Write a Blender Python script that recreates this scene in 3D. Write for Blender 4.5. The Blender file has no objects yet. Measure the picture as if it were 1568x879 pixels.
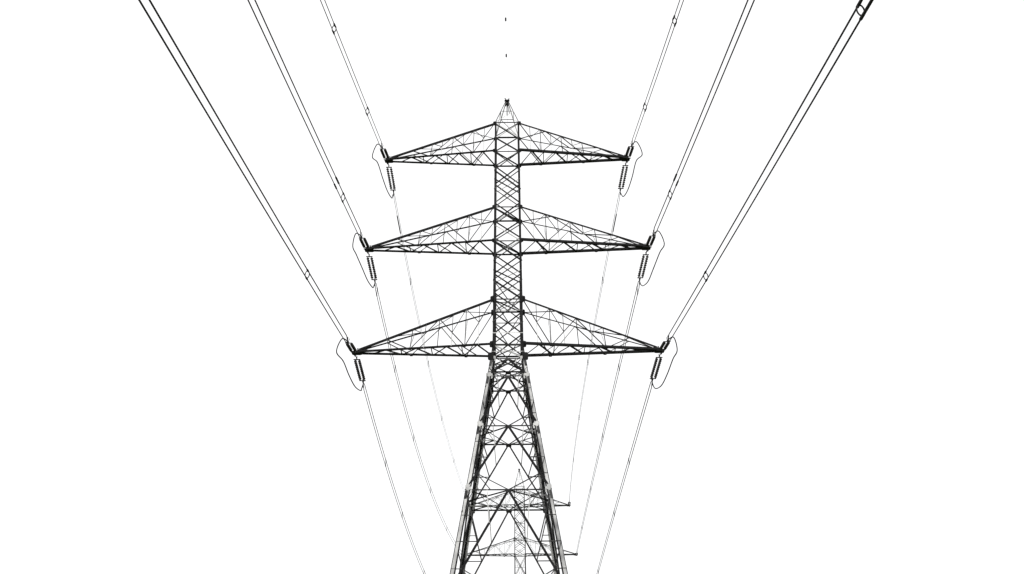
import bpy, math, random
from mathutils import Vector, Matrix
random.seed(4)
scene = bpy.context.scene
V = Vector

# ------------------------------------------------------------ materials
def steel(name, c1, c2, rough, scale=3.0, metallic=0.0):
    m = bpy.data.materials.new(name); m.use_nodes = True
    nt = m.node_tree; b = nt.nodes['Principled BSDF']
    tc = nt.nodes.new('ShaderNodeTexCoord')
    n = nt.nodes.new('ShaderNodeTexNoise'); n.inputs['Scale'].default_value = scale
    n.inputs['Detail'].default_value = 8
    r = nt.nodes.new('ShaderNodeValToRGB')
    r.color_ramp.elements[0].position = .35; r.color_ramp.elements[1].position = .65
    r.color_ramp.elements[0].color = (*c1, 1); r.color_ramp.elements[1].color = (*c2, 1)
    nt.links.new(tc.outputs['Object'], n.inputs['Vector'])
    nt.links.new(n.outputs['Fac'], r.inputs['Fac'])
    nt.links.new(r.outputs['Color'], b.inputs['Base Color'])
    b.inputs['Roughness'].default_value = rough
    b.inputs['Metallic'].default_value = metallic
    b.inputs['Specular IOR Level'].default_value = .2
    return m
M_DARK = steel('silhouette_steel', (.006,.006,.007), (.016,.016,.017), .75)  # backlit silhouette darkness put into the steel's base colour
M_MID  = steel('grey_silhouette_steel', (.010,.010,.011), (.07,.07,.072), .7, 1.6)  # greyer step of the same silhouette shade, held in the colour
M_GALV = steel('galvanised_steel', (.2,.2,.21), (.8,.8,.8), .6, .9)
M_INS  = steel('insulator_porcelain', (.010,.009,.009), (.04,.038,.038), .35)
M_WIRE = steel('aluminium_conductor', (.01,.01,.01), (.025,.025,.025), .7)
M_EARTH= steel('earth_wire_steel', (.1,.1,.1), (.2,.2,.2), .6)
M_CONC = steel('concrete', (.25,.24,.22), (.38,.37,.35), .9)
M_FAR  = steel('hazed_galvanised_steel', (.05,.05,.05), (.3,.3,.3), .7, 1.0)  # paler tone: haze over the distant tower put into its colour
MATS = [M_DARK, M_MID, M_GALV, M_INS, M_WIRE, M_EARTH, M_CONC, M_FAR]
DARK, MID, GALV, INS, WIRE, EARTH, CONC, FARM = range(8)

class Acc:
    def __init__(s): s.v=[]; s.f=[]; s.m=[]
    def extr(s, p1, p2, prof, u, v, mat, prof2=None):
        b=len(s.v); n=len(prof)
        for p,pr in ((p1,prof),(p2,prof2 or prof)):
            for a,c in pr: s.v.append(p+u*a+v*c)
        for i in range(n):
            j=(i+1)%n; s.f.append((b+i,b+j,b+n+j,b+n+i)); s.m.append(mat)
        s.f.append(tuple(b+n-1-i for i in range(n))); s.m.append(mat)
        s.f.append(tuple(b+n+i for i in range(n))); s.m.append(mat)
    def angle(s, p1, p2, a, n, mat, t=None, side=1):
        """L-section; one flange lies in the face whose outward normal is n"""
        p1=V(p1);p2=V(p2);n=V(n); d=(p2-p1).normalized()
        u=d.cross(n)
        if u.length<1e-4: u=d.orthogonal()
        u.normalize(); w=u.cross(d).normalized()
        if w.dot(n)>0: w=-w
        u=u*side
        t=t or max(.008,a*.12)
        j=random.uniform(-.004,.004)
        o=w*(j)-u*(a*.5)
        s.extr(p1+o,p2+o,[(0,0),(a,0),(a,t),(t,t),(t,a),(0,a)],u,w,mat)
    def leg(s,p1,p2,a,sx,sy,mat):
        t=a*.13; d=(V(p2)-V(p1)).normalized()
        u=V((-sx,0,0)); u=(u-d*u.dot(d)).normalized()
        w=V((0,-sy,0)); w=(w-d*w.dot(d)).normalized()
        s.extr(V(p1),V(p2),[(0,0),(a,0),(a,t),(t,t),(t,a),(0,a)],u,w,mat)
    def tube(s,pts,rad,mat,n=8):
        pts=[V(p) for p in pts]; b0=len(s.v); N=len(pts)
        ref=None
        for i,p in enumerate(pts):
            d=(pts[min(i+1,N-1)]-pts[max(i-1,0)]).normalized()
            if ref is None:
                ref=d.orthogonal().normalized()
            u=(ref-d*ref.dot(d)).normalized(); ref=u; w=d.cross(u)
            r=rad[i] if isinstance(rad,(list,tuple)) else rad
            for k in range(n):
                a=2*math.pi*k/n; s.v.append(p+u*(r*math.cos(a))+w*(r*math.sin(a)))
        for i in range(N-1):
            for k in range(n):
                q=(k+1)%n
                s.f.append((b0+i*n+k,b0+i*n+q,b0+(i+1)*n+q,b0+(i+1)*n+k)); s.m.append(mat)
        s.f.append(tuple(b0+n-1-k for k in range(n))); s.m.append(mat)
        s.f.append(tuple(b0+(N-1)*n+k for k in range(n))); s.m.append(mat)
    def plate(s,c,n,w,h,t,mat,cut=.3):
        c=V(c);n=V(n).normalized(); u=V((0,0,1)).cross(n)
        if u.length<1e-3: u=V((1,0,0))
        u.normalize(); v=n.cross(u)
        q=[(-w/2,-h/2*(1-cut)),(-w/2*(1-cut),-h/2),(w/2*(1-cut),-h/2),(w/2,-h/2*(1-cut)),
           (w/2,h/2*(1-cut)),(w/2*(1-cut),h/2),(-w/2*(1-cut),h/2),(-w/2,h/2*(1-cut))]
        s.extr(c-n*t/2,c+n*t/2,q,u,v,mat)
    def obj(s,name,parent=None,smooth=False):
        me=bpy.data.meshes.new(name); me.from_pydata([tuple(p) for p in s.v],[],s.f)
        used=sorted(set(s.m)); 
        for k in used: me.materials.append(MATS[k])
        for p,k in zip(me.polygons,s.m): p.material_index=used.index(k); p.use_smooth=smooth
        me.update()
        o=bpy.data.objects.new(name,me); scene.collection.objects.link(o)
        if parent: o.parent=parent
        return o

# ------------------------------------------------------------ tower
def make_tower(spec, loc):
    root=bpy.data.objects.new('transmission_tower',None); root.empty_display_size=2
    scene.collection.objects.link(root); root.location=loc
    prof=spec['profile']                       # (z, width)
    def W(z):
        for (z0,w0),(z1,w1) in zip(prof,prof[1:]):
            if z0<=z<=z1: return w0+(w1-w0)*(z-z0)/(z1-z0)
        return prof[-1][1]
    C=lambda sx,sy,z: V((sx*W(z)/2,sy*W(z)/2,z))
    faces=[((-1,-1),(1,-1),V((0,-1,0))),((1,-1),(1,1),V((1,0,0))),((1,1),(-1,1),V((0,1,0))),((-1,1),(-1,-1),V((-1,0,0)))]
    cd,cm,cg=spec['mats']
    # --- lower flared part
    A=Acc(); L=spec['lower']; zk=L[-1]
    for sx in(-1,1):
        for sy in(-1,1):
            for z0,z1 in zip(L,L[1:]):
                A.leg(C(sx,sy,z0),C(sx,sy,z1),.18 if z0<12 else .13,sx,sy,cg)
                # added dark inner and edge strips: shaded outline put into the leg's colour
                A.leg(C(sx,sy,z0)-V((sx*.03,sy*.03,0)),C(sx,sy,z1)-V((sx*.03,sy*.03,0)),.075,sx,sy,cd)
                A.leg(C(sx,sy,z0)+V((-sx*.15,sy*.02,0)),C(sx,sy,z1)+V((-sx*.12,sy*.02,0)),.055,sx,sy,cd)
                A.leg(C(sx,sy,z0)+V((sx*.006,sy*.006,0)),C(sx,sy,z1)+V((sx*.006,sy*.006,0)),.026,sx,sy,cm)
                p=C(sx,sy,z1); q=C(sx,sy,z1-.34)
                A.leg(q+V((sx*.014,sy*.014,0)),p+V((sx*.014,sy*.014,0)),.11,sx,sy,cm)
    for (a,b,n) in faces:
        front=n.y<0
        for i in range(len(L)-1):
            z0,z1=L[i],L[i+1]
            a0,b0,a1,b1=C(*a,z0),C(*b,z0),C(*a,z1),C(*b,z1)
            m1=(a1+b1)/2; m0=(a0+b0)/2
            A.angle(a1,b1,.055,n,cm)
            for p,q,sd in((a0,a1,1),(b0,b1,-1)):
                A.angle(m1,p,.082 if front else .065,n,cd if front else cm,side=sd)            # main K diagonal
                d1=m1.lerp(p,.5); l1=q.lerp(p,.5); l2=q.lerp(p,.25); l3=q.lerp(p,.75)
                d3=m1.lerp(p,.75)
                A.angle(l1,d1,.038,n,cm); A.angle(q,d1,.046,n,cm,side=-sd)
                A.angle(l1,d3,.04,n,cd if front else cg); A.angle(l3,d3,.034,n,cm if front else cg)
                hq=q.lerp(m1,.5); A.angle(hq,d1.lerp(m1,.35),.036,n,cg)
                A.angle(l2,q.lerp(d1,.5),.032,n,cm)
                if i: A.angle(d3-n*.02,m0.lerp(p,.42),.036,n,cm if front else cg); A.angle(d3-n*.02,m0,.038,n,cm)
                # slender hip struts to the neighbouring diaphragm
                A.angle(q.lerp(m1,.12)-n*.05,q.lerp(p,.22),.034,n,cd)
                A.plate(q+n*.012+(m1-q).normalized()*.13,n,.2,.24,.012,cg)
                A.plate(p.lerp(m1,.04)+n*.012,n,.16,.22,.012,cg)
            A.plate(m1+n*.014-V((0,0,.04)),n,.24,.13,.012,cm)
    # plan bracing diaphragms
    for z in L[1:]:
        ms=[(C(*a,z)+C(*b,z))/2 for a,b,n in faces]
        for i in range(4):
            A.angle(ms[i],ms[(i+1)%4],.042,(0,0,1),cm)
        for k,((a,b,n),m) in enumerate(zip(faces,ms)):
            if W(z)>2:
                A.angle(C(*a,z).lerp(C(*b,z),.25),ms[k-1].lerp(m,.5),.03,(0,0,1),cg)
                A.angle(C(*a,z),(ms[k-1]+m)/2,.036,(0,0,1),cm)
    A.obj('lower_lattice',root)
    # --- footings
    A=Acc()
    for sx in(-1,1):
        for sy in(-1,1):
            p=C(sx,sy,0); A.extr(V((p.x,p.y,-.4)),V((p.x,p.y,.35)),[(-.6,-.6),(.6,-.6),(.6,.6),(-.6,.6)],V((1,0,0)),V((0,1,0)),CONC,[(-.4,-.4),(.4,-.4),(.4,.4),(-.4,.4)])
    A.obj('concrete_footings',root)
    # --- upper shaft
    A=Acc(); U=spec['upper']
    chord=[]
    for ar in spec['arms']: chord += [ar[0],ar[1]]
    for sx in(-1,1):
        for sy in(-1,1):
            for z0,z1 in zip(U,U[1:]):
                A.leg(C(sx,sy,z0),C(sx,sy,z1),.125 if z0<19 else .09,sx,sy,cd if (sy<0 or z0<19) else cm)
    for (a,b,n) in faces:
        for i,(z0,z1) in enumerate(zip(U,U[1:])):
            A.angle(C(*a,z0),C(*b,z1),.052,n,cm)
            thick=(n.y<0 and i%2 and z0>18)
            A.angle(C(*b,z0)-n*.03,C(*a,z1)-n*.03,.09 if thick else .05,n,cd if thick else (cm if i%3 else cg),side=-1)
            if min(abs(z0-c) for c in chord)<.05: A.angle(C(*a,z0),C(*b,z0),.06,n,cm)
            if z0<19: A.angle((C(*a,z0)+C(*b,z0))/2,C(*a,z1),.038,n,cm); A.angle(C(*a,(z0+z1)/2),C(*b,(z0+z1)/2),.034,n,cg)
        A.angle(C(*a,U[-1]),C(*b,U[-1]),.06,n,cd)
        for c in chord:
            for k in(a,b):
                A.plate(C(*k,c)*1.0+n*.015,n,.24 if c<20 else .17,.3 if c<20 else .2,.014,cd)
    for c in chord+[ (z0+z1)/2 for z0,z1 in zip(chord[1::2],chord[2::2])]:
        A.angle(C(-1,-1,c),C(1,1,c),.045,(0,0,1),cm); A.angle(C(1,-1,c),C(-1,1,c),.04,(0,0,1),cg)
    for k in(-1,1): A.plate(C(k,-1,U[0]+.1)+V((0,-.03,0)),(0,1,0),.24,.36,.02,cd)
    # peak
    zt=U[-1]; zp=spec['peak']
    for sx in(-1,1):
        for sy in(-1,1):
            A.leg(C(sx,sy,zt),V((sx*.06,sy*.06,zp)),.04,sx,sy,cm if sy<0 else cg)
    for (a,b,n) in faces:
        P=lambda k,t:C(*k,zt).lerp(V((k[0]*.06,k[1]*.06,zp)),t)
        A.angle(P(a,.0),P(b,.5),.025,n,cg)
        A.angle(P(a,.5),P(b,.5),.025,n,cm)
    A.tube([V((0,0,zp-.95)),V((0,0,zp+.1))],.025,cm,6)
    A.plate((0,-.02,zp),(0,1,0),.26,.12,.03,cd); A.plate((0,.0,zp-.15),(1,0,0),.4,.12,.03,cd)
    A.tube([V((-.11,-.2,zp+.03)),V((.08,.1,zp-.22))],.028,cd,6); A.tube([V((.11,-.2,zp)),V((-.08,.1,zp-.26))],.028,cd,6)
    A.tube([V((.03,0,zp-.25)),V((.12,-.1,zp-.9))],.018,cd,6)
    A.obj('upper_shaft',root)
    # --- cross arms
    for zb,zt,R,zl in spec['arms']:
        A=Acc(); N=5
        for s in(-1,1):
            tipb={y:V((s*R,y*.09,zl)) for y in(-1,1)}
            tipt={y:V((s*(R-.15),y*.09,zl+.14)) for y in(-1,1)}
            bb={y:C(s,y,zb) for y in(-1,1)}; tt={y:C(s,y,zt) for y in(-1,1)}
            for y in(-1,1):
                n=V((0,y,0))
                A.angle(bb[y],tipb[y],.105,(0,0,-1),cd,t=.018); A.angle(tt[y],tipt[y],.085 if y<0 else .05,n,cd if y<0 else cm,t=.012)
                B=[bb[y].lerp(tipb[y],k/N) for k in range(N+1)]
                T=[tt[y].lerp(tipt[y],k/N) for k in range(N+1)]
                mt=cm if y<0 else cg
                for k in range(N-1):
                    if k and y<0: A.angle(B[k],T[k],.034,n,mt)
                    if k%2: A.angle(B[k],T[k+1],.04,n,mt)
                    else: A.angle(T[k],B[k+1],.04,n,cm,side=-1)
                    if k<3 and y<0:
                        h=(T[k]+B[k+1])/2 if k%2==0 else (B[k]+T[k+1])/2
                        A.angle(h,T[k+(1-k%2)].lerp(T[k+1-(k%2)],.5),.028,n,mt); A.angle(h,(T[k]+T[k+1])/2,.028,n,mt)
                        A.angle(h,(B[k]+B[k+1])/2,.026,n,cg)
                    if k%2==0: A.plate(B[k+1]+n*.01,n,.14,.1,.012,cd)
            # bottom plane zig-zag
            NB=9
            F=[bb[-1].lerp(tipb[-1],k/NB) for k in range(NB+1)]; K=[bb[1].lerp(tipb[1],k/NB) for k in range(NB+1)]
            for k in range(NB-1):
                if k%2: A.angle(F[k],K[k+1],.06,(0,0,-1),cd)
                else: A.angle(K[k],F[k+1],.05,(0,0,-1),cm,side=-1)
                if k<4 and k%2: A.angle(K[k],F[k+1],.036,(0,0,-1),cm,side=-1)
                if k and k%2==0: A.angle(F[k],K[k],.04,(0,0,-1),cm)
            # top plane
            F=[tt[-1].lerp(tipt[-1],k/4) for k in range(5)]; K=[tt[1].lerp(tipt[1],k/4) for k in range(5)]
            for k in range(4):
                A.angle(F[k] if k%2 else K[k],K[k+1] if k%2 else F[k+1],.034,(0,0,1),cm)
            for k in(1,3):
                b0=bb[-1].lerp(tipb[-1],k/N); t1=tt[1].lerp(tipt[1],k/N)
                A.angle(b0,t1,.03,(1,0,0),cg)
            # tip hardware
            A.plate(V((s*(R-.05),0,zl-.02)),(0,0,1),.42,.3,.03,cd)
            A.plate(V((s*(R-.1),0,zl+.1)),(1,0,0),.3,.2,.03,cd)
            A.plate(V((s*(R-.35),-.1,zl+.06)),(0,1,0),.5,.11,.03,cd)
            A.tube([V((s*(R-.3),0,zl+.17)),V((s*(R+.22),0,zl+.05))],.026,cd,6)
            A.tube([V((s*(R+.05),-.2,zl-.05)),V((s*(R+.05),.2,zl-.05))],.035,cd,6)
        A.obj('cross_arm',root)
    return root

SP1=dict(profile=[(0,6.4),(16.05,1.5),(16.75,1.34),(22,1.27),(28.9,1.22)],
         lower=[0,2.8,6.2,10.2,12.9,15.2,16.05],
         upper=[16.05,16.75,17.85,18.95,19.95,20.95,21.98,22.9,23.85,24.9,26.0,27.1,28.0,28.9],
         arms=[(16.75,18.95,6.66,16.68),(22.0,23.85,6.5,21.92),(27.15,28.85,5.9,27.05)],
         peak=30.8, mats=(DARK,MID,GALV))
SP2=dict(SP1); SP2.update(profile=[(0,6.4),(12.6,1.6),(13.4,1.4),(28.6,1.2)],
         lower=[0,3.6,6.5,8.8,11,12.6],
         upper=[12.6,13.4,14.4,15.4,16.8,18.2,20.6,21.5,22.4,23.4,24.8,26.2,27.2,28.4],
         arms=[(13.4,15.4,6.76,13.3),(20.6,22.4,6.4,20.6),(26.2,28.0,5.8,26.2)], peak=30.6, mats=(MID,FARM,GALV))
T1=make_tower(SP1,(0,0,0)); FX,FY=.9,66.0
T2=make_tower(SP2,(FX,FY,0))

# ------------------------------------------------------------ insulator sets, jumpers
def insulator(A,p,q):
    """double tension string from p to q with discs, yokes and arcing horns"""
    d=(q-p); Ln=d.length; d.normalize(); side=V((1,0,0)); up=side.cross(d)
    if up.z<0: up=-up
    A.tube([p,p+d*.3],.025,DARK,6)
    a=p+d*.3; b=q-d*.28
    for c in(a,b): A.extr(c-up*.012,c+up*.012,[(-.15,-.03),(.15,-.03),(.15,.03),(-.15,.03)],side,d,DARK)
    for s in(-.09,.09):
        A.tube([a+side*s,b+side*s],.018,INS,6)
        n=int((b-a).length/.17)
        for k in range(1,n):
            c=a+side*s+d*((b-a).length*k/n)
            A.tube([c-d*.024,c-d*.006,c+d*.034],[.022,.072,.024],INS,10)
    for c,t,sg in((a,.12,1),(b,-.15,1)):
        A.tube([c,c+up*.12,c+up*.24+d*t],.012,DARK,5)
    A.tube([b,q],.03,DARK,6)
    A.extr(q-side*.015,q+side*.015,[(-.17,-.06),(.17,-.06),(.17,.06),(-.17,.06)],up,d,DARK)

HS=[.155,.19,.18]; WR=.0205; WRB=.0185
slopeF={(0,-1):.128,(0,1):.147,(1,-1):.186,(1,1):.182,(2,-1):.293,(2,1):.272}; spanF=60.
farz=[12.4,20.6,26.2]; sagB=[1.1,1.5,.45]; swing=.5
spF=[[9.2],[6.0],[5.8,12.4]]; spB=[[11.6,20,34,48],[3.4,11.5,22,34,48],[11.6,23.6,35,47]]
slF=[[],[7.3],[]]
def smooth_curve(P,n=10):
    out=[]
    for i in range(len(P)-1):
        p0=P[max(i-1,0)];p1=P[i];p2=P[i+1];p3=P[min(i+2,len(P)-1)]
        for k in range(n):
            t=k/n; out.append(.5*((2*p1)+(p2-p0)*t+(2*p0-5*p1+4*p2-p3)*t*t+(3*p1-p0-3*p2+p3)*t**3))
    out.append(P[-1]); return out
def spacer(A,c,d,H,big=True):
    d=d.normalized()
    for z in(-H,H): A.tube([c+V((0,0,z))-d*.08,c+V((0,0,z))+d*.08],.034 if big else .028,WIRE,8)
    if big:
        ring=[c+V((.07*math.cos(t),0,H*.9*math.sin(t))) for t in [2*math.pi*k/14 for k in range(15)]]
        A.tube(ring,.017,WIRE,6)
    else: A.tube([c-V((0,0,H)),c+V((0,0,H))],.016,WIRE,6)
def sleeve(A,c,d,l=.5,r=.035):
    d=d.normalized(); A.tube([c-d*l,c-d*l*.9,c+d*l*.9,c+d*l],[.014,r,r,.014],WIRE,8)
for i,(zb,zt,R,zl) in enumerate(SP1['arms']):
    H=HS[i]
    for s in(-1,1):
        AI=Acc(); tip=V((s*R,0,zl-.05)); sl=slopeF[(i,s)]
        # towards the camera side (negative y)
        f=lambda d:V((s*R,-d,zl-.05-sl*d+.00035*d*d))
        li=1.9
        insulator(AI,f(.15),f(li))
        # away side, conductors blown slightly sideways in the span
        L=FY; e=V((FX+s*SP2['arms'][i][2],FY,farz[i]-.1)); 
        def g(d):
            t=d/L; p=tip.lerp(e,t); p.z-=4*sagB[i]*t*(1-t); p.x-=4*swing*t*(1-t); return p
        lb=2.6; insulator(AI,g(.15),g(lb))
        insulator(AI,g(L-.15),g(L-lb))
        # jumper
        a=f(li); b=g(lb); w1,w2,w3=[random.uniform(-.07,.07) for _ in range(3)]
        P=[a,a+V((s*.22,-.12,.04)),a+V((s*(.45+w1),.3,-.35)),V((s*(R+.33+w2),-.85,zl-.75)),V((s*(R+.18),-.1,zl-1.1+w3)),V((s*(R+.05),.75,zl-1.28+w3)),
           V((s*(R-.04),1.65,zl-1.1)),b+V((0,-.3,-.36)),b]
        AI.tube(smooth_curve(P,8),.025,WIRE,6)
        AI.obj('insulator_set',T1)
        # conductors
        A=Acc()
        for z in(-H,H):
            pts=[f(li)]+[f(li+.25)+V((0,0,z))]+[f(li+.25+k*(spanF-li)/40)+V((0,0,z)) for k in range(1,41)]
            A.tube(pts,WR if i<2 else .0155,WIRE,6)
            pts=[g(lb)]+[g(lb+.3)+V((0,0,z))]+[g(lb+.3+k*(L-2*lb-.6)/50)+V((0,0,z)) for k in range(1,51)]+[g(L-lb)]
            A.tube(pts,WRB if i<2 else .0125,WIRE,6)
        for d in spF[i]: spacer(A,f(d),f(d+1)-f(d),H)
        for d in spB[i]: spacer(A,g(d),g(d+1)-g(d),H,False)
        for d in slF[i]:
            sleeve(A,f(d-.1)+V((0,0,H)),f(d+1)-f(d),.3,.04); sleeve(A,f(d+.1)+V((0,0,-H)),f(d+1)-f(d),.22,.036)
        if i==0 and s==1:
            for z in(-H,H): sleeve(A,f(23.0)+V((0,0,z)),f(23)-f(22),.5,.032)
            spacer(A,f(22.6),f(23)-f(22),H)
        if i==2:
            sleeve(A,g(5.2)+V((0,0,-H)),g(6)-g(5),.9,.032)
        A.obj('power_line',None)
A=Acc()
zp=30.85
A.tube([V((0,-k*1.5,zp-.27*k*1.5+.0004*(k*1.5)**2)) for k in range(41)],.0022,EARTH,5)
for d in(4.5,7.5,11.):
    c=V((0,-d,zp-.27*d+.0004*d*d)); A.tube([c-V((0,.07,-.02)),c+V((0,.07,-.02))],.035,WIRE,6)
A.tube([V((FX*k/40,FY*k/40,zp-.2*k/40-4*.4*(k/40)*(1-k/40))) for k in range(41)],.003,EARTH,5)
A.obj('earth_wire',None)

# ------------------------------------------------------------ ground
me=bpy.data.meshes.new('ground'); n=60; S=3000.
vs=[];fs=[]
for i in range(n+1):
    for j in range(n+1):
        u=(i/n*2-1); w=(j/n*2-1); x=S*u*abs(u)**1.5; y=S*w*abs(w)**1.5
        r=math.hypot(x,y-20); z=0 if r<70 else (r-70)/3000*3*math.sin(x*.004+1)*math.cos(y*.005)
        vs.append((x,y,z))
for i in range(n):
    for j in range(n):
        a=i*(n+1)+j; fs.append((a,a+n+1,a+n+2,a+1))
me.from_pydata(vs,[],fs)
g_=bpy.data.objects.new('ground',me); scene.collection.objects.link(g_)
m=steel('grass',(.03,.045,.015),(.08,.09,.035),.95,.35); me.materials.append(m)

# ------------------------------------------------------------ world, sun
w=bpy.data.worlds.new("World"); scene.world=w; w.use_nodes=True; nt=w.node_tree
bg=nt.nodes['Background']; sky=nt.nodes.new('ShaderNodeTexSky'); sky.sky_type='NISHITA'; sky.sun_disc=False
EL,AZ=math.radians(42),math.radians(205)
sky.sun_elevation=EL; sky.sun_rotation=AZ; sky.dust_density=5
mx=nt.nodes.new('ShaderNodeMix'); mx.data_type='RGBA'; mx.inputs['Factor'].default_value=.92
nt.links.new(sky.outputs[0],mx.inputs['A']); mx.inputs['B'].default_value=(12.2,12.2,12.2,1)
nt.links.new(mx.outputs['Result'],bg.inputs['Color']); bg.inputs['Strength'].default_value=.1
sd=bpy.data.lights.new('sun','SUN'); sd.energy=1.5; sd.angle=math.radians(10); sd.color=(1,.98,.95)
so=bpy.data.objects.new('sun',sd); scene.collection.objects.link(so)
dv=V((math.sin(AZ)*math.cos(EL),math.cos(AZ)*math.cos(EL),math.sin(EL)))
so.rotation_euler=dv.to_track_quat('Z','Y').to_euler(); so.location=(0,-20,60)

# ------------------------------------------------------------ camera
cd=bpy.data.cameras.new('camera'); cam=bpy.data.objects.new('camera',cd); scene.collection.objects.link(cam)
cd.sensor_width=36; cd.lens=29.85; cd.clip_end=8000; cd.clip_start=.1
cam.location=(.19,-34,1.6)
R=Matrix.Rotation(math.radians(90+28.3),4,'X')@Matrix.Rotation(math.radians(-.4),4,'Z')
cam.rotation_euler=R.to_euler()
scene.camera=cam
scene.view_settings.view_transform='Standard'; scene.view_settings.look='None'; scene.view_settings.exposure=0
